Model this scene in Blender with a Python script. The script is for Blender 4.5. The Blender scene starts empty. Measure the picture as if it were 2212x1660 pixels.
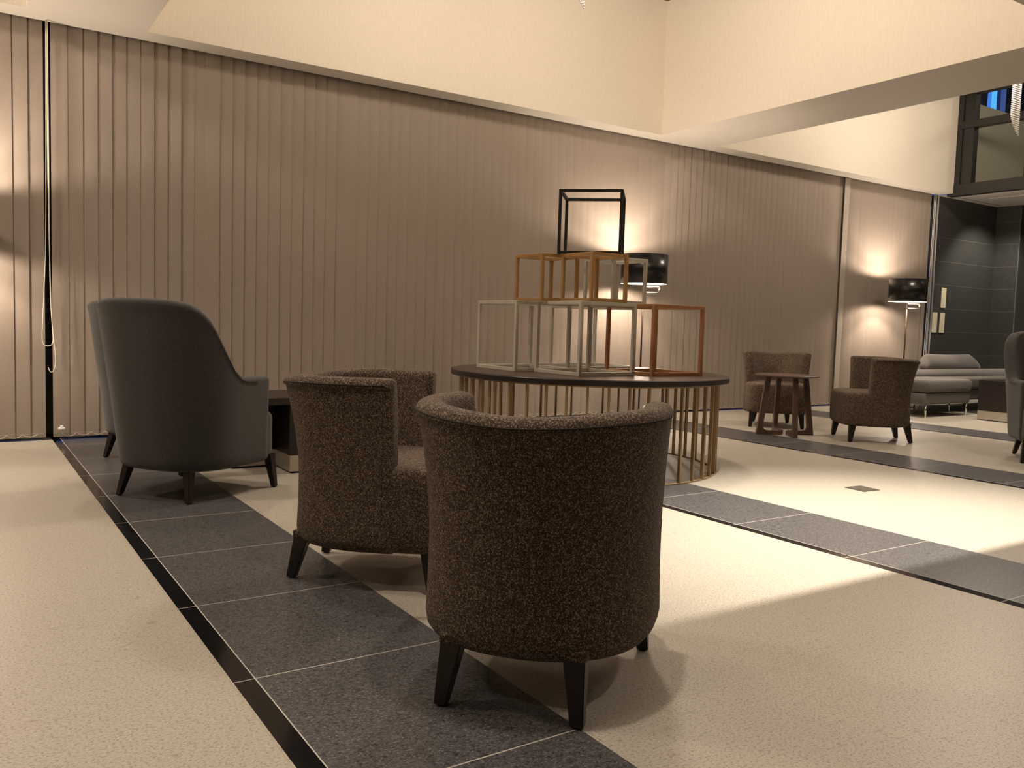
import bpy, bmesh, math, random
from mathutils import Vector, Matrix
PI = math.pi
random.seed(7)
S = bpy.context.scene
COL = S.collection

# ------------------------------------------------------------------ camera
F_PX, YAW, PITCH, ROLL = 1828.07, math.radians(33.438), math.radians(4.047), math.radians(1.7315)
fw = Vector((math.sin(YAW)*math.cos(PITCH), math.cos(YAW)*math.cos(PITCH), -math.sin(PITCH)))
rt = Vector((math.cos(YAW), -math.sin(YAW), 0)); up = rt.cross(fw)
r2 = math.cos(ROLL)*rt + math.sin(ROLL)*up; u2 = -math.sin(ROLL)*rt + math.cos(ROLL)*up
cam = bpy.data.cameras.new('camera'); cam.sensor_fit = 'HORIZONTAL'; cam.sensor_width = 36
cam.lens = 36*F_PX/2212; cam.clip_start = .05; cam.clip_end = 200
co = bpy.data.objects.new('camera', cam); COL.objects.link(co)
co.matrix_world = Matrix(((r2.x, u2.x, -fw.x, 0), (r2.y, u2.y, -fw.y, 0), (r2.z, u2.z, -fw.z, 1.0), (0, 0, 0, 1)))
S.camera = co

# ------------------------------------------------------------------ world, exposure
W = bpy.data.worlds.new('dusk'); S.world = W; W.use_nodes = True
W.node_tree.nodes['Background'].inputs[0].default_value = (.03, .085, .30, 1)
W.node_tree.nodes['Background'].inputs[1].default_value = 1.0
S.view_settings.view_transform = 'Standard'; S.view_settings.look = 'None'
S.view_settings.exposure = -0.13; S.view_settings.gamma = 1; S.view_settings.use_curve_mapping = False
try:
    S.cycles.use_denoising = True
    S.cycles.max_bounces = 8; S.cycles.diffuse_bounces = 5; S.cycles.glossy_bounces = 3
    S.cycles.sample_clamp_indirect = 6
    S.cycles.caustics_reflective = False; S.cycles.caustics_refractive = False
except Exception:
    pass

WARM = (1, .85, .695)
def point(name, loc, power, col=WARM, rad=.12):
    l = bpy.data.lights.new(name, 'POINT'); l.energy = power; l.color = col; l.shadow_soft_size = rad
    o = bpy.data.objects.new(name, l); o.location = loc; COL.objects.link(o); return o
def spot(name, loc, target, power, ang=80, col=WARM, rad=.04, blend=.6):
    l = bpy.data.lights.new(name, 'SPOT'); l.energy = power; l.color = col; l.shadow_soft_size = rad
    l.spot_size = math.radians(ang); l.spot_blend = blend
    o = bpy.data.objects.new(name, l); o.location = loc
    o.rotation_euler = (Vector(target)-Vector(loc)).to_track_quat('-Z', 'Y').to_euler(); COL.objects.link(o); return o

# chandelier lamps, one high inside every ceiling coffer
for n, (x, y) in enumerate(((-2.0, 4.84), (3.86, 4.84), (10.0, 4.98))):
    point('chandelier_light', (x, y, 4.22), 305 if n != 2 else 325, WARM, .22)
# accent downlight in the middle coffer: its beam is cut by the coffer's near edge
spot('coffer_downlight', (3.95, 3.27, 4.5), (4.0, 2.25, 0), 2650, 58, (1, .91, .78), .018, 1)
# downlights in the beams and in the flat ceiling
for x, y, p in ((1.23, 1.55, 135), (.92, 3.75, 90), (.92, 5.6, 65), (7.05, 2.2, 75), (7.05, 4.6, 75), (-1.2, 1.6, 105), (-1.2, -1.2, 90),
                (2.6, .2, 85), (4.6, -.6, 85), (5.4, 1.6, 45), (9.8, 1.9, 150)):
    spot('ceiling_downlight', (x, y, 3.12), (x, y, 0), p, 115, WARM, .04, .9)
spot('coffer_downlight', (9.7, 5.3, 4.5), (10.1, 5.0, 0), 620, 52, (1, .88, .72), .035, .9)
spot('gallery_downlight', (13.3, 6.4, 3.11), (14.0, 7.6, 0), 170, 100, (1, .93, .8), .04, .6)
spot('gallery_downlight', (14.0, 4.6, 3.11), (14.6, 5.2, 0), 130, 100, (1, .93, .8), .04, .6)
point('atrium_light', (14.2, 4.5, 5.0), 55, (1, .9, .7), .2)

# ------------------------------------------------------------------ materials
def nt(m): return m.node_tree.nodes, m.node_tree.links
def mat(name, col, rough=.6, metal=0, spec=.5, sheen=0):
    m = bpy.data.materials.new(name); m.use_nodes = True
    b = m.node_tree.nodes['Principled BSDF']
    b.inputs['Base Color'].default_value = (*col, 1); b.inputs['Roughness'].default_value = rough
    b.inputs['Metallic'].default_value = metal; b.inputs['Specular IOR Level'].default_value = spec
    if sheen: b.inputs['Sheen Weight'].default_value = sheen
    return m
def ramp(N, stops):
    r = N.new('ShaderNodeValToRGB'); e = r.color_ramp.elements
    e[0].position, e[0].color = stops[0][0], (*stops[0][1], 1); e[1].position, e[1].color = stops[-1][0], (*stops[-1][1], 1)
    for p, c in stops[1:-1]:
        x = e.new(p); x.color = (*c, 1)
    return r
def noise_mat(name, stops, scale, rough=.6, bump=0, detail=4, metal=0, stretch=(1, 1, 1), spec=.5):
    m = mat(name, stops[0][1], rough, metal, spec); N, L = nt(m); b = N['Principled BSDF']
    tc = N.new('ShaderNodeTexCoord'); mp = N.new('ShaderNodeMapping'); mp.inputs['Scale'].default_value = stretch
    n = N.new('ShaderNodeTexNoise'); n.inputs['Scale'].default_value = scale; n.inputs['Detail'].default_value = detail
    r = ramp(N, stops)
    L.new(tc.outputs['Object'], mp.inputs[0]); L.new(mp.outputs[0], n.inputs['Vector'])
    L.new(n.outputs['Fac'], r.inputs[0]); L.new(r.outputs[0], b.inputs['Base Color'])
    if bump:
        bp = N.new('ShaderNodeBump'); bp.inputs['Strength'].default_value = bump; bp.inputs['Distance'].default_value = .002
        L.new(n.outputs['Fac'], bp.inputs['Height']); L.new(bp.outputs[0], b.inputs['Normal'])
    return m
def tweed(name, dark, mid, light, scale=330, rough=.85, bump=.8, sheen=.15, pos=(.30, .62, .86)):
    """woven cloth: cells of differently coloured yarn"""
    m = mat(name, mid, rough, 0, .25, sheen); N, L = nt(m); b = N['Principled BSDF']
    tc = N.new('ShaderNodeTexCoord')
    v = N.new('ShaderNodeTexVoronoi'); v.inputs['Scale'].default_value = scale; v.inputs['Randomness'].default_value = .75
    mpv = N.new('ShaderNodeMapping'); mpv.inputs['Rotation'].default_value = (.53, .71, .37); L.new(tc.outputs['Object'], mpv.inputs[0])
    L.new(mpv.outputs[0], v.inputs['Vector'])
    sep = N.new('ShaderNodeSeparateColor'); L.new(v.outputs['Color'], sep.inputs[0])
    n = N.new('ShaderNodeTexNoise'); n.inputs['Scale'].default_value = scale*.12; n.inputs['Detail'].default_value = 3
    L.new(tc.outputs['Object'], n.inputs['Vector'])
    a = N.new('ShaderNodeMath'); a.operation = 'MULTIPLY_ADD'; a.inputs[1].default_value = .0; 
    s = N.new('ShaderNodeMath'); s.operation = 'MULTIPLY'; s.inputs[1].default_value = .92
    L.new(sep.outputs[0], s.inputs[0]); L.new(n.outputs['Fac'], a.inputs[0]); L.new(s.outputs[0], a.inputs[2])
    r = ramp(N, [(pos[0], dark), (pos[1], mid), (pos[2], light)]); L.new(a.outputs[0], r.inputs[0])
    L.new(r.outputs[0], b.inputs['Base Color'])
    bp = N.new('ShaderNodeBump'); bp.inputs['Strength'].default_value = bump; bp.inputs['Distance'].default_value = .0012
    inv = N.new('ShaderNodeMath'); inv.operation = 'SUBTRACT'; inv.inputs[0].default_value = 1; L.new(v.outputs['Distance'], inv.inputs[1])
    L.new(inv.outputs[0], bp.inputs['Height']); L.new(bp.outputs[0], b.inputs['Normal'])
    return m
def stone(name, stops, scale, spk, rough, grout=None, gx=None, gy=None, gw=.003, spec=.4):
    """stone tile; grout lines at x/y multiples given as (offset, pitch) in metres"""
    m = mat(name, stops[0][1], rough, 0, spec); N, L = nt(m); b = N['Principled BSDF']
    tc = N.new('ShaderNodeTexCoord'); mp = N.new('ShaderNodeMapping'); mp.inputs['Scale'].default_value = (1, 1.25, 1)
    L.new(tc.outputs['Object'], mp.inputs[0])
    n = N.new('ShaderNodeTexNoise'); n.inputs['Scale'].default_value = scale; n.inputs['Detail'].default_value = 8; n.inputs['Roughness'].default_value = .68
    L.new(mp.outputs[0], n.inputs['Vector']); r = ramp(N, stops); L.new(n.outputs['Fac'], r.inputs[0]); c = r.outputs[0]
    for k, (sc, col, th, amt) in enumerate(spk):
        v = N.new('ShaderNodeTexNoise'); v.inputs['Scale'].default_value = sc; v.inputs['Detail'].default_value = 2.5
        mp2 = N.new('ShaderNodeMapping'); mp2.inputs['Location'].default_value = (3.1*k+1, 5.7*k, 0); mp2.inputs['Scale'].default_value = (1, 1.35, 1)
        L.new(tc.outputs['Object'], mp2.inputs[0]); L.new(mp2.outputs[0], v.inputs['Vector'])
        rr = ramp(N, [(th-.03, (0, 0, 0)), (th+.09, (amt, amt, amt))]); L.new(v.outputs['Fac'], rr.inputs[0])
        mx = N.new('ShaderNodeMix'); mx.data_type = 'RGBA'; L.new(rr.outputs[0], mx.inputs['Factor'])
        L.new(c, mx.inputs['A']); mx.inputs['B'].default_value = (*col, 1); c = mx.outputs['Result']
    if grout:
        sx = N.new('ShaderNodeSeparateXYZ'); L.new(tc.outputs['Object'], sx.inputs[0]); f = None
        for ax, g in ((0, gx), (1, gy)):
            if not g: continue
            off, pitch = g
            s = N.new('ShaderNodeMath'); s.operation = 'SUBTRACT'; s.inputs[1].default_value = off; L.new(sx.outputs[ax], s.inputs[0])
            w = N.new('ShaderNodeMath'); w.operation = 'WRAP'; w.inputs[1].default_value = pitch/2; w.inputs[2].default_value = -pitch/2; L.new(s.outputs[0], w.inputs[0])
            a = N.new('ShaderNodeMath'); a.operation = 'ABSOLUTE'; L.new(w.outputs[0], a.inputs[0])
            l = N.new('ShaderNodeMath'); l.operation = 'LESS_THAN'; l.inputs[1].default_value = gw/2; L.new(a.outputs[0], l.inputs[0])
            if f is None: f = l.outputs[0]
            else:
                q = N.new('ShaderNodeMath'); q.operation = 'MAXIMUM'; L.new(f, q.inputs[0]); L.new(l.outputs[0], q.inputs[1]); f = q.outputs[0]
        mx = N.new('ShaderNodeMix'); mx.data_type = 'RGBA'; L.new(f, mx.inputs['Factor']); L.new(c, mx.inputs['A']); mx.inputs['B'].default_value = (*grout, 1); c = mx.outputs['Result']
    L.new(c, b.inputs['Base Color'])
    return m
def emit(name, col, k):
    m = mat(name, (0, 0, 0), .5); b = m.node_tree.nodes['Principled BSDF']
    b.inputs['Emission Color'].default_value = (*col, 1); b.inputs['Emission Strength'].default_value = k
    return m

PY = .6807
M = {}
M['cream'] = noise_mat('cream_wallpaper', [(.3, (.74, .67, .56)), (.7, (.79, .715, .60))], 60, .75, .04, stretch=(1, 1, .2))
M['lobby'] = noise_mat('dark_fill_cut_wall', [(.3, (.085, .065, .05)), (.7, (.11, .085, .065))], 4, .5, stretch=(1, 1, 6))  # invented dark finish: keeps the unseen walls from bouncing fill light
M['soffit'] = mat('soffit_paint', (.62, .57, .50), .7)
M['darkceil'] = mat('dark_ceiling', (.09, .075, .06), .6)
M['beige'] = stone('beige_stone', [(.30, (.365, .33, .275)), (.5, (.430, .39, .328)), (.70, (.50, .46, .39))], 110,
                   [(26, (.21, .165, .12), .66, .5), (120, (.22, .18, .135), .56, .75), (170, (.66, .60, .52), .60, .5)],
                   .42, (.36, .31, .235), None, (.917, PY), .0022)
M['beigex'] = stone('beige_stone_jointed', [(.30, (.365, .33, .275)), (.5, (.430, .39, .328)), (.70, (.50, .46, .39))], 110,
                   [(26, (.21, .165, .12), .66, .5), (120, (.22, .18, .135), .56, .75), (170, (.66, .60, .52), .60, .5)],
                   .42, (.36, .31, .235), (1.286, .669), (.917, PY), .0022)
M['slate'] = stone('grey_granite', [(.3, (.046, .044, .045)), (.5, (.080, .077, .078)), (.7, (.13, .126, .128))], 45,
                   [(34, (.014, .013, .015), .62, .85), (110, (.018, .017, .019), .555, .85), (120, (.26, .25, .26), .59, .6)],
                   .33, (.48, .45, .40), None, (.917, PY), .0045, .5)
M['black'] = stone('black_polished_stone', [(.3, (.004, .004, .005)), (.7, (.008, .008, .009))], 40, [], .12, (.45, .43, .38), None, (.917, PY), .004, .5)
M['grout'] = mat('pale_grout', (.50, .47, .41), .8)
M['blind'] = noise_mat('taupe_blind_cloth', [(.3, (.245, .20, .165)), (.7, (.30, .25, .21))], 220, .9, .3, stretch=(1, 1, 3), spec=.2)
M['chain'] = mat('blind_chain_plastic', (.52, .47, .42), .5)
M['cord'] = mat('cream_cord', (.80, .74, .62), .6)
M['rail'] = mat('dark_rail', (.03, .026, .022), .5)
M['alu'] = mat('aluminium_trim', (.62, .60, .56), .35, .6)
M['frame'] = noise_mat('dark_bronze_frame', [(.3, (.011, .010, .009)), (.7, (.015, .013, .012))], 8, .42)
M['tile'] = noise_mat('dark_wall_tile', [(.3, (.038, .037, .034)), (.7, (.052, .050, .046))], 30, .38, .1)
M['tileg'] = mat('tile_joint', (.15, .15, .145), .6)
M['gallery'] = mat('gallery_ceiling', (.55, .52, .46), .7)
M['tweed'] = tweed('brown_tweed', (.024, .015, .011), (.070, .046, .032), (.36, .26, .175), 400, .8, 1.0, .04, (.08, .62, .93))
M['seam'] = mat('dark_seam', (.012, .008, .006), .9)
M['greyf'] = tweed('charcoal_wool', (.032, .031, .029), (.050, .047, .044), (.074, .070, .065), 640, .9, .5, .22)
M['sofaf'] = tweed('grey_sofa_cloth', (.085, .077, .070), (.125, .114, .105), (.18, .165, .152), 420, .85, .4, .2)
M['leg'] = noise_mat('espresso_wood', [(.3, (.010, .006, .005)), (.7, (.017, .010, .008))], 18, .35, stretch=(6, 6, 1))
M['glide'] = mat('plastic_glide', (.01, .01, .01), .5)
M['top'] = noise_mat('walnut_table_top', [(.3, (.030, .016, .012)), (.7, (.050, .028, .021))], 5, .33, stretch=(14, 1, 1))
M['walnut'] = noise_mat('walnut_side_table', [(.3, (.060, .033, .022)), (.7, (.10, .058, .040))], 6, .42, stretch=(6, 6, 1))
M['wenge'] = noise_mat('wenge_veneer', [(.3, (.010, .006, .005)), (.7, (.018, .011, .009))], 6, .35, stretch=(1, 1, 12))
M['brass'] = mat('gold_painted_metal', (.33, .225, .12), .42, .4)
M['gold'] = mat('gold_frame_metal', (.46, .265, .105), .38, .3)
M['copper'] = mat('copper_frame_metal', (.44, .215, .10), .38, .3)
M['silver'] = mat('champagne_silver_metal', (.60, .56, .48), .38, .2)
M['blackm'] = mat('black_frame_metal', (.008, .007, .006), .55, 0, .35)
M['steel'] = mat('brushed_steel', (.52, .48, .41), .34, .85)
M['chrome'] = mat('chrome', (.8, .79, .77), .15, 1)
M['shade'] = mat('black_lamp_shade', (.009, .008, .008), .28)
M['shadein'] = mat('white_shade_lining', (.85, .80, .70), .6)
M['bulb'] = emit('lamp_bulb', (1, .82, .58), 60)
M['pale'] = mat('pale_brass_plate', (.66, .60, .44), .5)
M['white'] = mat('white_plastic', (.8, .78, .74), .4)
M['crystal'] = mat('crystal', (.92, .90, .90), .08, .35)
M['outlet'] = mat('bronze_floor_plate', (.13, .115, .09), .4, .5)
M['glass'] = mat('window_glass', (.9, .95, 1), .02); M['glass'].node_tree.nodes['Principled BSDF'].inputs['Transmission Weight'].default_value = 1
for k, c, e in (('b1', (.07, .27, .95), .85), ('b2', (.10, .52, 1.0), 1.0), ('b3', (.012, .03, .16), .6), ('b4', (.07, .14, .42), .6), ('b0', (.002, .003, .012), .5)):
    M[k] = emit('lit_blue_glass_'+k, c, e)

# ------------------------------------------------------------------ geometry helpers
def obj(name, bm, m, parent=None, smooth=False, loc=None):
    me = bpy.data.meshes.new(name); bm.normal_update(); bm.to_mesh(me); bm.free()
    for x in (m if isinstance(m, (list, tuple)) else [m]): me.materials.append(x)
    if smooth:
        for p in me.polygons: p.use_smooth = True
    o = bpy.data.objects.new(name, me); COL.objects.link(o)
    if parent: o.parent = parent
    if loc: o.location = loc
    return o
def tag(o, label, cat, group=None):
    o['label'] = label; o['category'] = cat
    if group: o['group'] = group
    return o
def thing(name, label, cat, loc, rz=0, group=None):
    o = bpy.data.objects.new(name, None); COL.objects.link(o); o.empty_display_size = .1
    o.location = loc; o.rotation_euler = (0, 0, rz); return tag(o, label, cat, group)
def struct(name, bm, m, smooth=False):
    o = obj(name, bm, m, None, smooth); o['kind'] = 'structure'; return o
def dup(root, loc, rz, label, group=None):
    r = root.copy(); COL.objects.link(r); r.location = loc; r.rotation_euler = (0, 0, rz); r['label'] = label
    if group: r['group'] = group
    for ch in list(root.children):
        c = ch.copy(); COL.objects.link(c); c.parent = r
        for g in list(ch.children):
            d = g.copy(); COL.objects.link(d); d.parent = c
    return r
def box(bm, a, b, mi=0, bev=0, seg=2, M4=None):
    r = bmesh.ops.create_cube(bm, size=1); vs = r['verts']
    for v in vs:
        v.co = Vector([(a[i]+b[i])/2 + v.co[i]*(b[i]-a[i]) for i in range(3)])
    fs = set(f for v in vs for f in v.link_faces)
    for f in fs: f.material_index = mi
    if bev:
        es = list(set(e for v in vs for e in v.link_edges))
        q = bmesh.ops.bevel(bm, geom=es, offset=bev, segments=seg, affect='EDGES', profile=.5)
        vs = list(set(v for f in q['faces'] for v in f.verts) | set(v for v in vs if v.is_valid))
        for f in q['faces']: f.material_index = mi
    if M4 is not None:
        for v in vs: v.co = M4 @ v.co
    return vs
def quad(bm, pts, mi=0):
    f = bm.faces.new([bm.verts.new(p) for p in pts]); f.material_index = mi; return f
def tube(bm, pts, r, n=8, closed=False, mi=0, cap=True):
    pts = [Vector(p) for p in pts]; rings = []; L = len(pts)
    prev = None
    for i, p in enumerate(pts):
        if closed: t = pts[(i+1) % L]-pts[i-1]
        else: t = pts[min(i+1, L-1)]-pts[max(i-1, 0)]
        t.normalize()
        if prev is None:
            a = Vector((0, 0, 1)) if abs(t.z) < .9 else Vector((1, 0, 0)); x = t.cross(a).normalized()
        else:
            x = (prev - t*prev.dot(t)); x = x.normalized() if x.length > 1e-6 else t.cross(Vector((0, 0, 1))).normalized()
        prev = x; y = t.cross(x)
        rr = r[i] if isinstance(r, (list, tuple)) else r
        rings.append([bm.verts.new(p+(x*math.cos(2*PI*k/n)+y*math.sin(2*PI*k/n))*rr) for k in range(n)])
    for i in range(L if closed else L-1):
        A, B = rings[i], rings[(i+1) % L]
        for k in range(n):
            f = bm.faces.new((A[k], A[(k+1) % n], B[(k+1) % n], B[k])); f.material_index = mi
    if cap and not closed:
        bm.faces.new(rings[0][::-1]).material_index = mi; bm.faces.new(rings[-1]).material_index = mi
def lathe(bm, prof, c=(0, 0), n=48, mi=0):
    rings = []
    for r, z in prof:
        rings.append([bm.verts.new((c[0]+max(r, 1e-4)*math.cos(2*PI*k/n), c[1]+max(r, 1e-4)*math.sin(2*PI*k/n), z)) for k in range(n)])
    for A, B in zip(rings, rings[1:]):
        for k in range(n):
            bm.faces.new((A[k], A[(k+1) % n], B[(k+1) % n], B[k])).material_index = mi
    return rings
def loft(bm, rings, closed_ring=True, cap0=False, cap1=False, mi=0):
    R = [[bm.verts.new(p) for p in r] for r in rings]; n = len(R[0])
    for A, B in zip(R, R[1:]):
        for k in range(n if closed_ring else n-1):
            bm.faces.new((A[k], A[(k+1) % n], B[(k+1) % n], B[k])).material_index = mi
    if cap0: bm.faces.new(R[0][::-1]).material_index = mi
    if cap1: bm.faces.new(R[-1]).material_index = mi
    bmesh.ops.recalc_face_normals(bm, faces=bm.faces)
    return R
def NB(): return bmesh.new()

# ------------------------------------------------------------------ floor: beige stone crossed by granite bands with a black polished edge
bands = [.6229, 3.3139, 5.9832, 8.654, 11.33, 14.0, -2.05]
X0, X1, Y0, Y1, CEIL = -5.0, 15.6, -5.0, 7.62, 3.14
bm = NB(); xs = []
for b in sorted(bands): xs += [(b, b+.0577, 1), (b+.0577, b+.0612, 2), (b+.0612, b+.664, 3)]
cur = X0
for a, b, mi in xs:
    if a > cur: quad(bm, [(cur, Y0, 0), (a, Y0, 0), (a, Y1, 0), (cur, Y1, 0)], 0)
    quad(bm, [(a, Y0, 0), (b, Y0, 0), (b, Y1, 0), (a, Y1, 0)], mi); cur = b
if cur < X1: quad(bm, [(cur, Y0, 0), (X1, Y0, 0), (X1, Y1, 0), (cur, Y1, 0)], 0)
bmesh.ops.remove_doubles(bm, verts=bm.verts, dist=1e-5)
struct('floor', bm, [M['beigex'], M['black'], M['grout'], M['slate']])

# ------------------------------------------------------------------ ceiling with three deep coffers
coff = [(-4.5, .46), (1.26, 6.58), (7.48, 12.46)]; CY0, CY1, CT = 2.9, 7.1, 4.58
bm = NB()
def cq(x0, x1, y0, y1, mi=0): quad(bm, [(x0, y0, CEIL), (x0, y1, CEIL), (x1, y1, CEIL), (x1, y0, CEIL)], mi)
cq(X0, 12.46, Y0, CY0); cq(X0, 12.46, CY1, 7.335)
cq(X0, -4.5, CY0, CY1); cq(.46, 1.26, CY0, CY1); cq(6.58, 7.48, CY0, CY1)
for i, (a, b) in enumerate(coff):
    quad(bm, [(a, CY1, CEIL), (b, CY1, CEIL), (b, CY1, CT), (a, CY1, CT)], 1)
    quad(bm, [(a, CY0, CEIL), (a, CY0, CT), (b, CY0, CT), (b, CY0, CEIL)], 1)
    quad(bm, [(a, CY0, CEIL), (a, CY1, CEIL), (a, CY1, CT), (a, CY0, CT)], 1)
    if i < 2: quad(bm, [(b, CY0, CEIL), (b, CY0, CT), (b, CY1, CT), (b, CY1, CEIL)], 1)
    quad(bm, [(a, CY0, CT), (a, CY1, CT), (b, CY1, CT), (b, CY0, CT)], 2)
# pocket over the blinds
quad(bm, [(X0, 7.335, CEIL), (12.3, 7.335, CEIL), (12.3, 7.335, 3.26), (X0, 7.335, 3.26)], 2)
quad(bm, [(X0, 7.335, 3.26), (12.3, 7.335, 3.26), (12.3, 7.62, 3.26), (X0, 7.62, 3.26)], 2)
bmesh.ops.remove_doubles(bm, verts=bm.verts, dist=1e-5)
struct('ceiling', bm, [M['soffit'], M['cream'], M['darkceil']])

# walls that close the room behind and beside the camera
bm = NB(); quad(bm, [(X0, Y0, 0), (X0, Y1, 0), (X0, Y1, CEIL+.12), (X0, Y0, CEIL+.12)]); struct('wall_left', bm, M['lobby'])
bm = NB(); quad(bm, [(X0, Y0, 0), (X0, Y0, CEIL), (X1, Y0, CEIL), (X1, Y0, 0)]); struct('wall_front', bm, M['lobby'])

# window wall behind the blinds: posts, sill rail and glass
bm = NB()
for x in (-4.9, -3.0, -1.2, .60, 2.4, 4.2, 6.0, 7.8, 9.6, 11.4):
    box(bm, (x-.06, 7.5, 0.02), (x+.06, 7.6, 3.26))
box(bm, (X0, 7.5, 0), (12.44, 7.6, .03)); box(bm, (X0, 7.5, 3.1), (12.44, 7.6, 3.26))
w = struct('window_1', bm, M['frame'])
bm = NB(); quad(bm, [(X0, 7.57, .03), (12.44, 7.57, .03), (12.44, 7.57, 3.1), (X0, 7.57, 3.1)]); obj('pane', bm, M['glass'], w)

# far right: slim aluminium posts, dark tiled wall, return wall
bm = NB(); box(bm, (12.400, 7.318, 0), (12.412, 7.332, CEIL), 0, .003); box(bm, (12.455, 7.310, 0), (12.466, 7.332, CEIL), 0, .003); struct('trim_1', bm, M['alu'])
def tiled(bm, o, u, w, h, tw, th, off=0, n=Vector((0, -1, 0))):
    """a wall face with bevelled joints: face + thin joint strips standing 1 mm proud"""
    o = Vector(o); u = Vector(u); z = Vector((0, 0, 1))
    quad(bm, [o, o+u*w, o+u*w+z*h, o+z*h], 0)
    e = n*.0012
    k = th
    while k < h:
        quad(bm, [o+z*(k-.002)+e, o+u*w+z*(k-.002)+e, o+u*w+z*(k+.002)+e, o+z*(k+.002)+e], 1); k += th
    k = tw+off
    while k < w-.01:
        quad(bm, [o+u*(k-.002)+e, o+u*(k+.002)+e, o+u*(k+.002)+z*h+e, o+u*(k-.002)+z*h+e], 1); k += tw
bm = NB(); tiled(bm, (12.465, 7.33, 0), (1, 0, 0), 14.18-12.465, 3.13, 3, .36); box(bm, (12.43, 7.332, 0), (14.4, 7.60, 3.14), 0); struct('wall_back', bm, [M['tile'], M['tileg']])
bm = NB(); tiled(bm, (14.18, 7.33, 0), (0, -1, 0), 0.38, 3.13, .6, .36, 0, Vector((-1, 0, 0)))
box(bm, (14.1815, 6.95, 0), (14.60, 7.33, 3.13), 0)
tiled(bm, (14.60, 6.95, 0), (0, -1, 0), 12, 3.13, .6, .36, 0, Vector((-1, 0, 0))); box(bm, (14.175, 6.946, 0), (14.19, 6.952, 3.1), 1); struct('wall_right', bm, [M['tile'], M['tileg']])
# lower gallery ceiling
bm = NB(); quad(bm, [(12.46, Y0, 3.13), (12.46, 7.34, 3.13), (14.62, 7.34, 3.13), (14.62, Y0, 3.13)]); 
box(bm, (13.2, 6.35, 3.122), (13.28, 6.95, 3.131), 1)
struct('ceiling_gallery', bm, [M['gallery'], M['soffit']])
# atrium void above the gallery: window frame, side wall with lit blue glass, roof
bm = NB()
fx0, fx1 = 12.46, 12.58
box(bm, (fx0, 7.02, 3.135), (fx1, 7.19, CT+.6)); box(bm, (fx0+.03, 6.99, 3.135), (fx1, 7.02, CT+.6), 1); box(bm, (fx0, 6.85, 3.135), (fx1, 6.99, CT+.6))
y = 6.09
while y > 2.9:
    box(bm, (fx0, y-.05, 3.135), (fx1, y+.03, CT+.6)); y -= .78
box(bm, (fx0-.01, 2.88, 3.10), (fx1, 7.19, 3.265)); box(bm, (fx0-.02, 2.88, 4.07), (fx1, 7.06, 4.17)); box(bm, (fx0, 2.88, CT-.02), (fx1, 7.19, CT+.2))
struct('window_2', bm, [M['frame'], M['rail']])
bm = NB()
quad(bm, [(12.58, 7.2, 3.12), (15.6, 7.2, 3.12), (15.6, 7.2, 4.585), (12.58, 7.2, 4.585)], 0)
stripes = [(12.58, 13.42, 5), (13.42, 13.53, 1), (13.53, 13.69, 2), (13.69, 13.80, 3), (13.80, 13.96, 4), (13.96, 15.6, 5)]
for a, b, mi in stripes: quad(bm, [(a, 7.2, 4.585), (b, 7.2, 4.585), (b, 7.2, 5.6), (a, 7.2, 5.6)], mi)
quad(bm, [(15.6, 7.2, 3.12), (15.6, 0, 3.12), (15.6, 0, 5.6), (15.6, 7.2, 5.6)], 6)
quad(bm, [(12.46, 7.2, 5.6), (15.6, 7.2, 5.6), (15.6, 0, 5.6), (12.46, 0, 5.6)], 6)
quad(bm, [(12.46, 0, 3.12), (12.46, 0, 5.6), (15.6, 0, 5.6), (15.6, 0, 3.12)], 6)
quad(bm, [(12.59, 7.2, 3.14), (15.6, 7.2, 3.14), (15.6, 0, 3.14), (12.59, 0, 3.14)], 0)
struct('wall_atrium', bm, [mat('atrium_beige', (.36, .33, .25), .8), M['b1'], M['b2'], M['b3'], M['b4'], M['b0'], M['rail']])

# ------------------------------------------------------------------ vertical blinds
def blind(x0, x1, label, cords=(), thick_end=None):
    rng = random.Random(int(x0*100)+5)
    t = thing('vertical_blind', label, 'blind', ((x0+x1)/2, 7.36, 0), 0, None)
    cx = (x0+x1)/2; pitch = .1025; n = int(round((x1-x0-.118)/pitch)); pitch = (x1-x0-.118)/n; bm = NB(); ch = NB(); last = None
    for i in range(n+1):
        x = x0+.058+i*pitch
        a = math.radians(5.2+rng.uniform(-1.5, 1.5)); 
        if rng.random() < .06: a += math.radians(rng.choice((-7, 8)))
        dy = rng.uniform(-.003, .003); R = []
        for z in (.022, 3.2):
            row = []
            for k in range(5):
                s = (k/4-.5); lx = s*.114; ly = .0022*(1-4*s*s)
                row.append((x-cx+lx*math.cos(a)+ly*math.sin(a), -lx*math.sin(a) - ly + dy, z))
            R.append(row)
        A = [bm.verts.new(p) for p in R[0]]; B = [bm.verts.new(p) for p in R[1]]
        for k in range(4): bm.faces.new((A[k], A[k+1], B[k+1], B[k]))
        # stitched pocket at the foot of the slat
        box(ch, (x-cx-.045, dy-.0105, .0535), (x-cx+.045, dy-.0095, .0548), 0)
        p = Vector((x-cx, dy-.011, .052))
        if last is not None:
            m = (last+p)/2; sag = .026*rng.uniform(.7, 1.2)
            tube(ch, [last+(p-last)*q+Vector((0, -.002, -sag*4*q*(1-q))) for q in [j/6 for j in range(7)]], .0018, 4, cap=False)
        last = p
    o = obj('slats', bm, M['blind'], t, True)
    obj('bottom_chain', ch, M['chain'], t)
    bm = NB(); box(bm, (x0-cx, -.02, 3.2), (x1-cx, .03, 3.24), 0, .004); obj('headrail', bm, M['rail'], t)
    for pts in cords:
        bm = NB(); tube(bm, [(p[0]-cx, p[1]-7.36, p[2]) for p in pts], .0032, 6); obj('pull_cord', bm, M['cord'], t, True)
    return t
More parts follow.
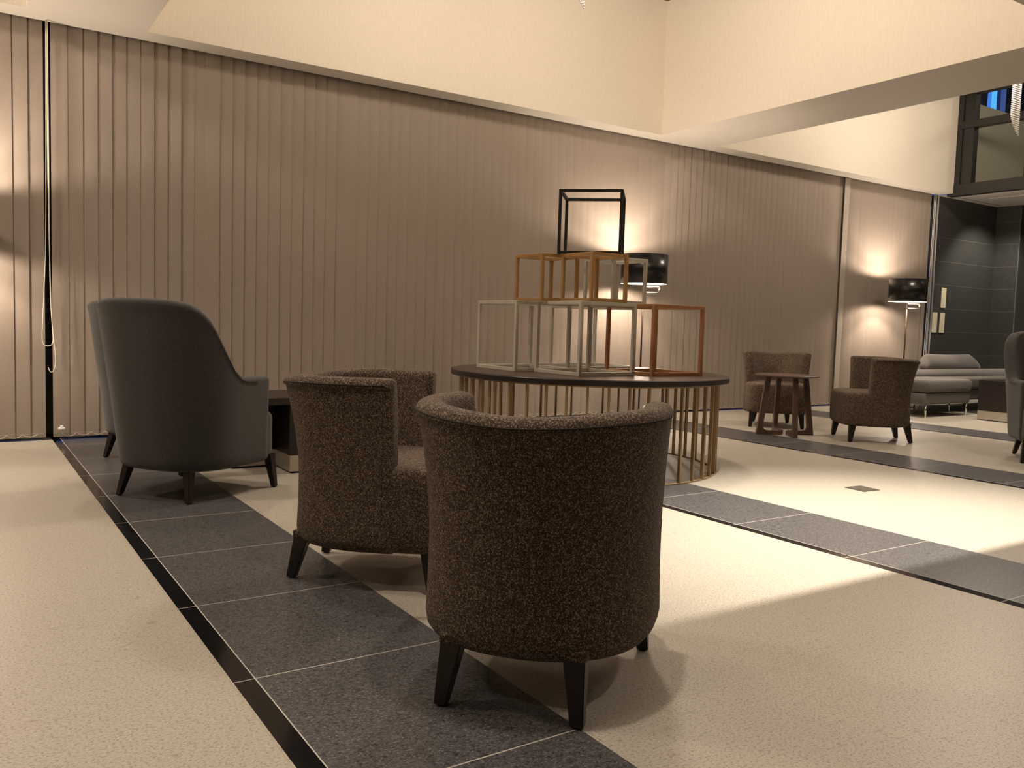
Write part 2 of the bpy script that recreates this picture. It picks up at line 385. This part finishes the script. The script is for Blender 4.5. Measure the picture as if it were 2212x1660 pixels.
def smooth_path(P, k=6):
    out = []; P = [Vector(p) for p in P]; n = len(P)
    for i in range(n-1):
        a, b, c, d = P[max(i-1, 0)], P[i], P[i+1], P[min(i+2, n-1)]
        for j in range(k):
            t = j/k; out.append(.5*((2*b)+(-a+c)*t+(2*a-5*b+4*c-d)*t*t+(-a+3*b-3*c+d)*t**3))
    out.append(P[-1]); return out
yc = 7.29
c1 = smooth_path([(.594, yc, 3.14), (.590, yc, 2.2), (.580, yc, 1.45), (.560, yc, .95), (.553, yc, .80), (.562, yc, .745), (.590, yc, .728), (.618, yc, .742), (.627, yc, .79), (.617, yc, 1.0), (.604, yc, 1.6), (.600, yc, 2.3), (.598, yc, 3.14)])
c2 = smooth_path([(.604, yc-.01, 3.14), (.606, yc-.01, 2.2), (.606, yc-.01, 1.5), (.612, yc-.01, 1.05), (.628, yc-.01, .80), (.639, yc-.01, .68), (.640, yc-.01, .60), (.628, yc-.01, .545), (.607, yc-.01, .532), (.590, yc-.01, .57)])
blind(X0+.05, .582, 'taupe vertical blind left of the narrow dark gap and hanging cord', [c1])
blind(.628, 9.960, 'long taupe vertical blind covering most of the wall, right of the hanging cord', [c2])
cr = [[(12.30, yc, 3.14), (12.295, yc, 2.0), (12.28, yc, .9), (12.27, yc, .62), (12.29, yc, .58), (12.315, yc, .66), (12.32, yc, 1.6), (12.33, yc, 3.14)]]
blind(9.962, 12.33, 'taupe vertical blind at the far right, behind the far floor lamp', [smooth_path(q) for q in cr])
# the pale end strip where the two right-hand blinds meet
bm = NB(); box(bm, (10.19, 7.325, .015), (10.30, 7.331, 3.13), 0, .001); struct('trim_2', bm, mat('pale_blind_edge', (.345, .295, .25), .8))

# small white fittings near the foot of the blinds
def fitting(loc, label):
    t = thing('cord_tidy', label, 'fitting', loc, 0, None)
    bm = NB(); box(bm, (-.024, -.010, .0), (.024, .010, .022), 0, .006); obj('base', bm, M['white'], t, True)
    bm = NB(); box(bm, (-.010, -.008, .021), (.012, .008, .036), 0, .004); obj('clip', bm, M['white'], t, True)
    return t
fitting((.682, 7.325, .078), 'small white plastic clip at the foot of the blinds, right of the dark gap')
fitting((6.69, 7.325, .07), 'tiny white clip at the foot of the blinds, behind the round table base')

# ------------------------------------------------------------------ chair legs
def leg_bm(top, bot, h, wt, wb, rot=0):
    bm = NB(); rings = []
    for t in (0, .5, 1):
        c = Vector((top[0]+(bot[0]-top[0])*t, top[1]+(bot[1]-top[1])*t)); w = (wt+(wb-wt)*t)/2; z = h*(1-t)+.006*t
        ring = []
        for sx, sy in ((-1, -1), (1, -1), (1, 1), (-1, 1)):
            q = Vector((sx*w, sy*w)); q.rotate(Matrix.Rotation(rot, 2)); ring.append((c.x+q.x, c.y+q.y, z))
        rings.append(ring)
    loft(bm, rings, True, True, True)
    es = [e for e in bm.edges if abs(e.verts[0].co.z-e.verts[1].co.z) > .02]
    bmesh.ops.bevel(bm, geom=es, offset=.003, segments=2, affect='EDGES')
    return bm
def add_leg(t, top, bot, h, wt, wb, rot=0, cuff=None, m=None, label=None):
    o = obj('leg', leg_bm(top, bot, h, wt, wb, rot), m or M['leg'], t)
    if label: o['label'] = label
    bm = NB(); lathe(bm, [(.0, 0), (.011, 0), (.011, .008), (0, .008)], bot, 12); obj('glide', bm, M['glide'], o)
    if cuff:
        bm = NB(); box(bm, (top[0]-wt/2-.004, top[1]-wt/2-.004, h-.014), (top[0]+wt/2+.004, top[1]+wt/2+.004, h+.012), 0, .004)
        obj('cuff', bm, cuff, o, True)

def superell(a, bx, by, p):
    c, s = math.cos(a), math.sin(a)
    return (bx*math.copysign(abs(c)**(2/p), c), by*math.copysign(abs(s)**(2/p), s))

def u_path(xarm, bx, by, p, n=72, xc=0.0):
    """plan of the shell from the right arm round the back to the left arm: points, normals"""
    P = []
    m = 10
    for i in range(m): P.append((xarm+(xc-xarm)*i/m, -by))
    for i in range(n+1):
        a = -PI/2 - PI*i/n
        x, y = superell(a, bx, by, p); P.append((xc+x, y))
    for i in range(1, m+1): P.append((xc+(xarm-xc)*i/m, by))
    # resample evenly
    L = [0]
    for a, b in zip(P, P[1:]): L.append(L[-1]+math.hypot(b[0]-a[0], b[1]-a[1]))
    N_ = 90; out = []; j = 0
    for i in range(N_+1):
        s = L[-1]*i/N_
        while j < len(P)-2 and L[j+1] < s: j += 1
        f = (s-L[j])/max(L[j+1]-L[j], 1e-9); out.append(Vector((P[j][0]+(P[j+1][0]-P[j][0])*f, P[j][1]+(P[j+1][1]-P[j][1])*f)))
    nrm = []
    for i in range(N_+1):
        t = out[min(i+2, N_)]-out[max(i-2, 0)]; t.normalize(); nrm.append(Vector((-t.y, t.x))*-1)
    # make the normals point outwards
    for i in range(N_+1):
        ref = out[i]-Vector((.05, 0)) if False else out[i]
        if nrm[i].dot(out[i]-Vector((xc+.02, 0))) < 0: nrm[i] = -nrm[i]
    return out, nrm, L[-1]

def shell(zb, top_fn, flare_fn, thick_fn, path, nrm, round_r=.03, inner_z=.40):
    """upholstered shell swept along the plan; closed section, rounded top and front ends"""
    bm = NB(); rings = []; N_ = len(path)-1
    for i, (p, n) in enumerate(zip(path, nrm)):
        u = i/N_; zt = top_fn(u); sec = []
        th = thick_fn(u)
        # outer face bottom to top
        zs = [zb, zb+.006, zb+.02, zb+.05, zb+.12, zb+.22, zb+.32, zb+.42]
        k = 0
        outer = []
        H = zt-zb
        for f in (0, .008, .03, .07, .15, .27, .4, .53, .66, .78, .88, .94, .975):
            z = zb+H*f; inset = 0
            d = z-zb
            if d < .045: inset = .030*(1-math.sqrt(max(0, 1-(1-d/.045)**2)))
            outer.append((flare_fn(u, (z-zb)/1.0, z)-inset, z))
        # rounded top
        o_top = flare_fn(u, 0, zt)
        r = min(round_r, th/2*.98)
        outer = [q for q in outer if q[1] < zt-r]
        arc = []
        for a in range(0, 7):
            t = a/6*PI/2; arc.append((o_top-r+r*math.cos(t), zt-r+r*math.sin(t)))
        for a in range(0, 7):
            t = PI/2+a/6*PI/2; arc.append((o_top-th+r+r*math.cos(t), zt-r+r*math.sin(t)))
        inner = []
        for f in (.85, .7, .5, .3, .12, 0):
            z = inner_z+(zt-r-inner_z)*f
            inner.append((flare_fn(u, 0, z)-th-.018*(1-f), z))
        inner.append((flare_fn(u, 0, zb)-th-.018, zb+.01))
        rings.append([(p.x+n.x*d, p.y+n.y*d, z) for d, z in outer+arc+inner])
    # rounded front ends: shrink extra rings in the running direction
    def endcap(ring, pin, sgn, dirv):
        cx = sum(q[0] for q in ring)/len(ring); out = []
        return out
    L0 = rings[0]; L1 = rings[-1]
    def shrink(ring, k, push, d):
        # pull every point towards the section's mid line (in y) and top edge down, then push forward
        ys = [q[1] for q in ring]; zmax = max(q[2] for q in ring); zmin = min(q[2] for q in ring)
        res = []
        for q in ring:
            # local mid thickness at that height
            near = sorted(ring, key=lambda w: abs(w[2]-q[2]))[:6]
            ym = (min(w[1] for w in near)+max(w[1] for w in near))/2
            z = q[2]
            if z > zmax-.06: z = z-(1-k)*.03*(z-(zmax-.06))/.06
            res.append((q[0]+push, ym+(q[1]-ym)*k, z))
        return res
    pre = [shrink(L0, .55, .026, 0), shrink(L0, .80, .021, 0), shrink(L0, .94, .011, 0)]
    post = [shrink(L1, .94, .011, 0), shrink(L1, .80, .021, 0), shrink(L1, .55, .026, 0)]
    loft(bm, pre+rings+post, True, True, True)
    return bm

# ------------------------------------------------------------------ brown tub chair (faces +x)
BXB, BYB = .345, .322
def make_tub(label):
    t = thing('tub_chair', label, 'armchair', (0, 0, 0), 0, None)
    path, nrm, _ = u_path(.115, BXB, BYB, 2.25, xc=.035)
    def rear(u): return max(0., math.sin(PI*u))**1.3
    def flare(u, _, z):
        k = max(0, (z-.42)/.38); return (.022+.050*rear(u))*k**1.6 + .012*max(0, (.34-z)/.2)*(1 if z > .2 else 1)*.6
    top = lambda u: .792 - .018*math.exp(-((u-.5)/.16)**2)
    bm = shell(.150, top, flare, lambda u: .088, path, nrm, .034, .40)
    obj('back_shell', bm, M['tweed'], t, True)
    # seat block
    bm = NB(); rings = []
    def plan(s, xf=.345, hb=.0):
        P = []
        for i in range(64):
            a = 2*PI*i/64; c_, s_ = math.cos(a), math.sin(a)
            if c_ >= 0: x, y = superell(a, xf+.012*(1-abs(s_)), BYB-.006, 5.5)
            else: x, y = superell(a, BXB-.065, BYB-.006, 2.25)
            P.append((x*1.0, y))
        return P
    base = plan(1)
    for z, k in ((.152, .86), (.154, .93), (.165, .97), (.19, .99), (.25, 1), (.40, 1), (.428, 1.004), (.445, .995), (.457, .975), (.464, .94), (.470, .86), (.474, .6), (.476, .25)):
        rings.append([(x*(k if x < 0 else k), y*k, z) for x, y in base])
    loft(bm, rings, True, True, True)
    obj('seat', bm, M['tweed'], t, True)
    # sewn seams: along the outer top edge and down the front edge of the arms
    bm = NB(); pts = []
    for i, (p, n) in enumerate(zip(path, nrm)):
        u = i/(len(path)-1); z = top(u)-.026; d = flare(u, 0, top(u))-.0045
        pts.append((p.x+n.x*(d+.0035), p.y+n.y*(d+.0035), z))
    tube(bm, pts, .0024, 5); obj('seam', bm, M['seam'], t, True)
    for y in (-1, 1):
        bm = NB(); i = 0 if y < 0 else len(path)-1; pts = []
        for z in [.24+.055*k for k in range(10)]:
            d = flare(0 if i == 0 else 1, 0, z)
            pts.append((.105, y*(BYB+d-.0008), z))
        tube(bm, pts, .0014, 5); obj('seam', bm, M['seam'], t, True)
    for sx, sy, bx_, by_ in ((-1, -1, -.29, -.182), (-1, 1, -.29, .182), (1, -1, .285, -.262), (1, 1, .285, .262)):
        tp = (bx_*.86, by_*.90) if sx < 0 else (bx_*.93, by_*.93)
        add_leg(t, tp, (bx_, by_), .175, .060, .034, 0, M['tweed'])
    return t
G1 = 'brown tweed tub chairs'
tub = make_tub('brown tweed tub chair nearest the camera, seen from behind')
tub['group'] = G1
tub.location = (1.393, 1.930, 0); tub.rotation_euler = (0, 0, math.radians(39.7))
dup(tub, (1.414, 3.073, 0), math.radians(-41.8), 'brown tweed tub chair just behind the nearest one, seen from its side', G1)
dup(tub, (7.36, 6.02, 0), math.radians(225.6), 'brown tweed tub chair facing forward behind the small round side table', G1)
dup(tub, (7.34, 4.826, 0), math.radians(142.2), 'brown tweed tub chair turned left, right of the small round side table', G1)

# ------------------------------------------------------------------ grey high-back armchair (faces +x)
def make_wing(label):
    t = thing('high_back_armchair', label, 'armchair', (0, 0, 0), 0, None)
    path, nrm, L = u_path(.20, .33, .345, 2.6, xc=-.02)
    def sm(a, b, x):
        k = min(1, max(0, (x-a)/(b-a))); return k*k*(3-2*k)
    def top(u):
        v = abs(u-.5)*2          # 0 centre of back, 1 front end of arm
        K = [(0, 1.08), (.12, 1.078), (.24, 1.072), (.33, 1.055), (.385, 1.02), (.435, .965), (.485, .88), (.54, .795), (.60, .725), (.67, .680), (.75, .667), (.88, .665), (1, .663)]
        for (a, p), (b, q) in zip(K, K[1:]):
            if v <= b:
                k = (v-a)/(b-a); h = p+(q-p)*k; break
        else: h = .663
        return h
    def rear(u): return max(0., math.sin(PI*u))**1.2
    def flare(u, _, z):
        k = max(0, (z-.12)/.95); return (.020+.118*rear(u))*k**1.1
    def thick(u):
        v = abs(u-.5)*2; return .095-.03*sm(.5, .8, v)
    bm = shell(.165, top, flare, thick, path, nrm, .030, .40)
    obj('back_shell', bm, M['greyf'], t, True)
    bm = NB(); rings = []; base = []
    for i in range(64):
        a = 2*PI*i/64; c_ = math.cos(a)
        base.append(superell(a, .355, .335, 6) if c_ >= 0 else superell(a, .31, .335, 2.6))
    for z, k in ((.168, .9), (.17, .95), (.185, .985), (.22, 1), (.36, 1), (.40, 1.003), (.425, .992), (.44, .965), (.448, .92), (.455, .75), (.458, .3)):
        rings.append([(x*k, y*k, z) for x, y in base])
    loft(bm, rings, True, True, True); obj('seat', bm, M['greyf'], t, True)
    for bx_, by_, lb in ((-.30, -.24, 1), (-.30, .24, 0), (.30, -.33, 0), (.30, .36, 0)):
        s = .86 if bx_ < 0 else .93
        add_leg(t, (bx_*s+.0, by_*(.84 if bx_ < 0 else .93)), (bx_, by_), .20, .052, .030, 0)
    return t
G2 = 'grey high-back armchairs'
wing = make_wing('grey high-back armchair at left, seen from behind, in front of its twin')
wing['group'] = G2
wing.location = (1.128, 4.976, 0); wing.rotation_euler = (0, 0, math.radians(35.3))
dup(wing, (1.245, 6.33, 0), math.radians(35.3), 'grey high-back armchair mostly hidden behind another one, near the blinds', G2)
dup(wing, (7.655, 3.33, 0), math.radians(220), 'grey high-back armchair cut off by the right edge of the photo', G2)

# ------------------------------------------------------------------ round display table
TX, TY, TZ = 3.86, 4.84, .675
t = thing('round_display_table', 'large round dark table on a gold cage of upright bars, carrying cube frames', 'table', (TX, TY, 0))
bm = NB(); lathe(bm, [(0, TZ), (.985, TZ), (.998, TZ-.003), (1.0, TZ-.008), (1.0, TZ-.036), (.995, TZ-.040), (0, TZ-.040)], n=128)
o = obj('table_top', bm, [M['top'], M['wenge']], t, False)
for p in o.data.polygons:
    if p.center.z < TZ-.0005: p.material_index = 1
def ring_bm(r0, r1, z0, z1, n=128):
    bm = NB(); rr = lathe(bm, [(r0, z0), (r1, z0), (r1, z1), (r0, z1), (r0, z0)], n=n)
    bmesh.ops.remove_doubles(bm, verts=bm.verts, dist=1e-5); bmesh.ops.recalc_face_normals(bm, faces=bm.faces); return bm
obj('base_ring', ring_bm(.912, .938, 0, .008), M['brass'], t)
obj('top_ring', ring_bm(.905, .938, TZ-.052, TZ-.040), M['brass'], t)
NBAR = 44
for i in range(NBAR):
    a = 2*PI*(i+.3)/NBAR; bm = NB()
    box(bm, (-.012, -.007, .008), (.012, .007, TZ-.052), 0, .0015, 1, Matrix.Translation((.925*math.cos(a), .925*math.sin(a), 0)) @ Matrix.Rotation(a, 4, 'Z'))
    obj('bar', bm, M['brass'], t)

# ------------------------------------------------------------------ cube frames
def cube_frame(x, y, z, ang, s, th, m, name, label, group):
    t = thing(name, label, 'decorative frame', (x, y, z), math.radians(ang), group); h = s/2
    k = th
    for sx in (-1, 1):
        for sy in (-1, 1):
            bm = NB(); cx, cy = sx*(h-k/2), sy*(h-k/2)
            box(bm, (cx-k/2, cy-k/2, 0), (cx+k/2, cy+k/2, s), 0, k*.08, 1); obj('upright', bm, m, t)
    for z0 in (0, s-k):
        for sg in (-1, 1):
            bm = NB(); c = sg*(h-k/2); box(bm, (-h+k, c-k/2+.0004, z0+.0004), (h-k, c+k/2-.0004, z0+k-.0004), 0, k*.06, 1); obj('rail', bm, m, t)
            bm = NB(); box(bm, (c-k/2+.0004, -h+k, z0+.0004), (c+k/2-.0004, h-k, z0+k-.0004), 0, k*.06, 1); obj('rail', bm, m, t)
    return t
GL, GM = 'large cube frames on the round table', 'small cube frames on the second level'
LF = .49
cube_frame(3.461, 5.106, TZ, 1.6, LF, .025, M['silver'], 'cube_frame', 'silver cube frame at the left end of the bottom row', GL)
cube_frame(3.608, 4.575, TZ, 1.5, LF, .025, M['silver'], 'cube_frame', 'silver cube frame in the middle of the bottom row, nearest the camera', GL)
cube_frame(4.169, 4.491, TZ, 1.0, LF, .025, M['copper'], 'cube_frame', 'copper cube frame at the right end of the bottom row', GL)
cube_frame(4.235, 5.275, TZ, 3.2, LF, .025, M['silver'], 'cube_frame', 'silver cube frame at the back of the bottom row', GL)
Z2 = TZ+LF
SF = .321
cube_frame(3.464, 4.846, Z2, 1.0, SF, .023, M['gold'], 'cube_frame', 'small gold cube frame at the left of the second level', GM)
cube_frame(3.611, 4.501, Z2, 1.9, SF, .023, M['gold'], 'cube_frame', 'small gold cube frame in the middle of the second level', GM)
cube_frame(3.952, 4.688, Z2, 1.3, SF, .023, M['silver'], 'cube_frame', 'small silver cube frame at the right of the second level', GM)
cube_frame(3.706, 4.661, Z2+SF, -42.9, .43, .0205, M['blackm'], 'cube_frame', 'black cube frame at the very top of the stack', None)

# ------------------------------------------------------------------ floor lamps
def make_lamp(label):
    t = thing('floor_lamp', label, 'floor lamp', (0, 0, 0), 0, None)
    bm = NB(); lathe(bm, [(0, 0), (.14, 0), (.142, .004), (.14, .014), (.05, .022), (.012, .03), (0, .03)], n=40); obj('base', bm, M['chrome'], t, True)
    bm = NB(); tube(bm, [(0, 0, .02), (0, 0, 1.44)], .0095, 12); obj('pole', bm, mat('bronze_pole', (.05, .03, .02), .3, .6), t, True)
    # folded swing arm under the shade
    bm = NB(); d = Vector((.83, -.56, 0))
    for z in (1.442, 1.382): tube(bm, [(0, 0, z), tuple(d*.17+Vector((0, 0, z)))], .010, 8)
    tube(bm, [tuple(d*.17+Vector((0, 0, 1.37))), tuple(d*.17+Vector((0, 0, 1.44)))], .0095, 8)
    tube(bm, [(0, 0, 1.37), (0, 0, 1.55)], .012, 10); obj('swing_arm', bm, M['chrome'], t, True)
    bm = NB(); z0, z1, r = 1.475, 1.785, .25
    lathe(bm, [(r-.004, z0), (r, z0), (r, z1), (r-.004, z1)], n=64, mi=0); lathe(bm, [(r-.004, z1), (r-.004, z0)], n=64, mi=1)
    bmesh.ops.remove_doubles(bm, verts=bm.verts, dist=1e-6)
    s = obj('lamp_shade', bm, [M['shade'], M['shadein']], t, True)
    bm = NB()
    for k in range(3):
        a = k*2*PI/3; tube(bm, [(0, 0, 1.55), (.244*math.cos(a), .244*math.sin(a), 1.55)], .002, 5)
    obj('shade_ring', bm, M['chrome'], s)
    bm = NB(); bmesh.ops.create_uvsphere(bm, u_segments=16, v_segments=10, radius=.028); obj('bulb', bm, M['bulb'], t, True, (0, 0, 1.63))
    return t
G3 = 'black-shaded floor lamps along the blinds'
lamp = make_lamp('floor lamp with black drum shade standing behind the stacked cube frames'); lamp['group'] = G3
LP = [(6.21, 6.89), (11.07, 6.86), (-.12, 6.98)]
lamp.location = (LP[0][0], LP[0][1], 0)
dup(lamp, (LP[1][0], LP[1][1], 0), 0, 'floor lamp with black drum shade at the far right, beside the dark tiled wall', G3)
dup(lamp, (LP[2][0], LP[2][1], 0), 0, 'floor lamp left of the photo whose glow falls on the left blinds', G3)
for x, y in LP:
    for z in (1.715, 1.545): point('floor_lamp_light', (x, y, z), 68, (1, .84, .68), .04)

# ------------------------------------------------------------------ round side table
t = thing('round_side_table', 'small round walnut side table between two brown tub chairs', 'side table', (6.79, 5.41, 0), math.radians(55))
bm = NB(); lathe(bm, [(0, .590), (.292, .590), (.303, .584), (.303, .578), (.27, .566), (0, .566)], n=64); obj('table_top', bm, M['walnut'], t)
for k in range(4):
    a = PI/2*k; bm = NB(); R4 = Matrix.Rotation(a, 4, 'Z')
    # L-shaped leg: slanted post plus foot bar running past the centre line
    w = .021; off = .024
    prof = [(.212, .566), (.165, .566), (.222, .075), (.208, .050), (.178, .040), (.035, .040), (.035, .0), (.285, .0)]
    A = [bm.verts.new(R4 @ Vector((x, off-w, z))) for x, z in prof]; B = [bm.verts.new(R4 @ Vector((x, off+w, z))) for x, z in prof]
    n = len(prof)
    bm.faces.new(A); bm.faces.new(B[::-1])
    for i in range(n): bm.faces.new((A[i], B[i], B[(i+1) % n], A[(i+1) % n]))
    bmesh.ops.recalc_face_normals(bm, faces=bm.faces); bmesh.ops.triangulate(bm, faces=[f for f in bm.faces if len(f.verts) > 4])
    obj('leg', bm, M['walnut'], t)

# ------------------------------------------------------------------ low coffee tables: dark box on a steel plinth
t = thing('coffee_table', 'low dark wood coffee table on steel plinth, half hidden behind the tub chair', 'coffee table', (1.78, 5.25, 0))
bm = NB(); box(bm, (-.30, 0, .445), (.75, .60, .49), 0, .003); obj('table_top', bm, M['wenge'], t)
bm = NB(); box(bm, (0, 0.002, .12), (.74, .58, .444), 0, .003); box(bm, (-.29, .31, .12), (0.001, .58, .444), 0, .003); obj('body', bm, M['wenge'], t)
bm = NB(); box(bm, (.004, .006, .012), (.73, .57, .118), 0, .002); box(bm, (-.285, .315, .012), (.004, .57, .118), 0, .002); obj('plinth', bm, M['steel'], t)['label'] = 'brushed steel plinth'
bm = NB(); box(bm, (.02, .03, 0), (.70, .55, .012)); box(bm, (-.27, .33, 0), (.02, .55, .012)); obj('foot', bm, M['glide'], t)
t = thing('coffee_table', 'low dark wood coffee table on steel plinth, in front of the grey sofa', 'coffee table', (10.49, 5.50, 0))
bm = NB(); box(bm, (0, -1.1, .445), (.75, 0, .49), 0, .003); obj('table_top', bm, M['wenge'], t)
bm = NB(); box(bm, (.002, -1.095, .12), (.74, -.003, .444), 0, .003); obj('body', bm, M['wenge'], t)
bm = NB(); box(bm, (.004, -1.09, .010), (.73, -.006, .118), 0, .002); obj('plinth', bm, M['steel'], t)['label'] = 'brushed steel plinth'
bm = NB(); box(bm, (.03, -1.06, 0), (.70, -.03, .010)); obj('foot', bm, M['glide'], t)

# ------------------------------------------------------------------ grey sofa
t = thing('sofa', 'low grey sofa with thin metal legs against the dark tiled wall', 'sofa', (9.95, 5.86, 0))
bm = NB(); box(bm, (.0, .0, .16), (1.04, .86, .30), 0, .015, 3); obj('base_frame', bm, M['sofaf'], t, True)
bm = NB(); box(bm, (1.10, .30, .16), (3.75, 1.06, .30), 0, .015, 3); obj('base_frame', bm, M['sofaf'], t, True)
bm = NB(); box(bm, (.0, -.02, .305), (1.06, .62, .465), 0, .05, 5); obj('seat_cushion', bm, M['sofaf'], t, True)
bm = NB(); box(bm, (1.09, .26, .305), (2.40, .62, .46), 0, .05, 5); obj('seat_cushion', bm, M['sofaf'], t, True)
bm = NB(); box(bm, (2.42, .26, .305), (3.74, .62, .46), 0, .05, 5); obj('seat_cushion', bm, M['sofaf'], t, True)
def roll(x0, x1, yc, zc, ry, rz, bend=0.):
    bm = NB(); rings = []
    for i in range(25):
        s = i/24; e = min(s, 1-s)*(x1-x0); k = 1 if e > .04 else math.sqrt(max(.02, 1-(1-e/.04)**2))
        k = .55+.45*k
        rings.append([(x0+(x1-x0)*s, yc+ry*k*math.cos(a)*(1), zc+rz*k*math.sin(a)-bend*4*s*(1-s)) for a in [2*PI*j/28 for j in range(28)]])
    loft(bm, rings, True, True, True); return bm
obj('backrest', roll(.22, 3.76, .70, .455, .13, .10, .0), M['sofaf'], t, True)
bm = NB(); box(bm, (.24, .62, .16), (3.74, .80, .44), 0, .03, 3); obj('back_frame', bm, M['sofaf'], t, True)
# bolster cushion leaning on the backrest
bm = NB(); rings = []
for i in range(25):
    s = i/24; x = 1.37+1.33*s; e = min(s, 1-s)*1.33; k = 1 if e > .05 else (.80+.20*math.sqrt(max(0, 1-(1-e/.05)**2)))
    ring = []
    for j in range(32):
        a = 2*PI*j/32; r_ = 1
        yy = .075*math.cos(a); zz = .12*math.sin(a)
        yy *= 1+.55*(-math.sin(a)*.5+.0)
        ring.append((x+(s-.5)*.13*(-math.sin(a)), 0.86+yy*k+.03*math.sin(a), .640+zz*k-.01*4*s*(1-s)))
    rings.append(ring)
loft(bm, rings, True, True, True); obj('bolster', bm, M['sofaf'], t, True)
for x, y in ((.07, .02), (.99, .02), (.07, .74), (.96, .71), (1.2, .36), (2.23, .72), (3.6, .36), (3.6, .98)):
    bm = NB(); tube(bm, [(x, y, 0), (x, y, .165)], [.010, .015], 10); obj('leg', bm, M['chrome'], t, True)

# ------------------------------------------------------------------ pale plates on the dark tiled wall
GP = 'pale plates on the dark tiled wall'
for x, z, lb in ((12.765, 1.605, 'pale rectangular wall plate, the single upper one on dark tiles'),
                 (12.56, 1.22, 'pale rectangular wall plate, lower left one on dark tiles'),
                 (12.765, 1.22, 'pale rectangular wall plate, lower right one on dark tiles')):
    t = thing('wall_plate', lb, 'wall plate', (x, 7.328, z), 0, GP)
    bm = NB(); box(bm, (-.065, -.014, -.155), (.065, -.002, .155), 0, .003); obj('plate', bm, M['pale'], t)
    bm = NB(); lathe(bm, [(0, -.002), (.006, -.002), (.006, .002), (0, .002)], n=12)
    for v in bm.verts: v.co = Vector((v.co.x, -.0145+v.co.z, v.co.y-.11))
    obj('screw', bm, M['outlet'], t)

# floor socket
t = thing('floor_socket', 'small square metal floor plate set in the bright beige tiles', 'floor socket', (4.914, 3.277, 0), math.radians(-4))
bm = NB(); box(bm, (-.078, -.075, 0), (.078, .075, .004), 0, .001); obj('frame', bm, M['outlet'], t)
bm = NB(); box(bm, (-.066, -.063, .004), (.066, .063, .0055), 0, .0005); obj('lid', bm, M['outlet'], t)

# ------------------------------------------------------------------ crystal chandeliers
def make_chandelier(label, loc):
    rng = random.Random(3)
    t = thing('chandelier', label, 'chandelier', loc)
    bm = NB(); lathe(bm, [(0, 0), (.42, 0), (.44, -.012), (.42, -.03), (0, -.03)], n=64); obj('canopy', bm, M['chrome'], t, True)
    n = 48
    for i in range(n):
        f = i/(n-1); a = 2.55+f*1.5 if f < .27 else 2.35+f*2*PI*1.3; r = f/.27*.135 if f < .27 else .135+.30*(f-.27); zb = -1.29+.80*f if f < .27 else -.66+.35*f
        bm = NB(); x, y = r*math.cos(a), r*math.sin(a); z = zb
        tube(bm, [(x, y, zb), (x, y, -.02)], .0008, 3)
        while z < -.04:
            bmesh.ops.create_icosphere(bm, subdivisions=1, radius=.0076, matrix=Matrix.Translation((x, y, z))); z += .0205
        obj('crystal_strand', bm, M['crystal'], t)
    return t
G4 = 'crystal chandeliers in the ceiling coffers'
ch = make_chandelier('spiral crystal bead chandelier hanging at the upper right, before the dark window frame', (9.98, 4.99, 4.575)); ch['group'] = G4
ch2 = dup(ch, (3.84, 5.02, 4.59), 0, 'crystal chandelier above the round table, only its tip showing at the top', G4)
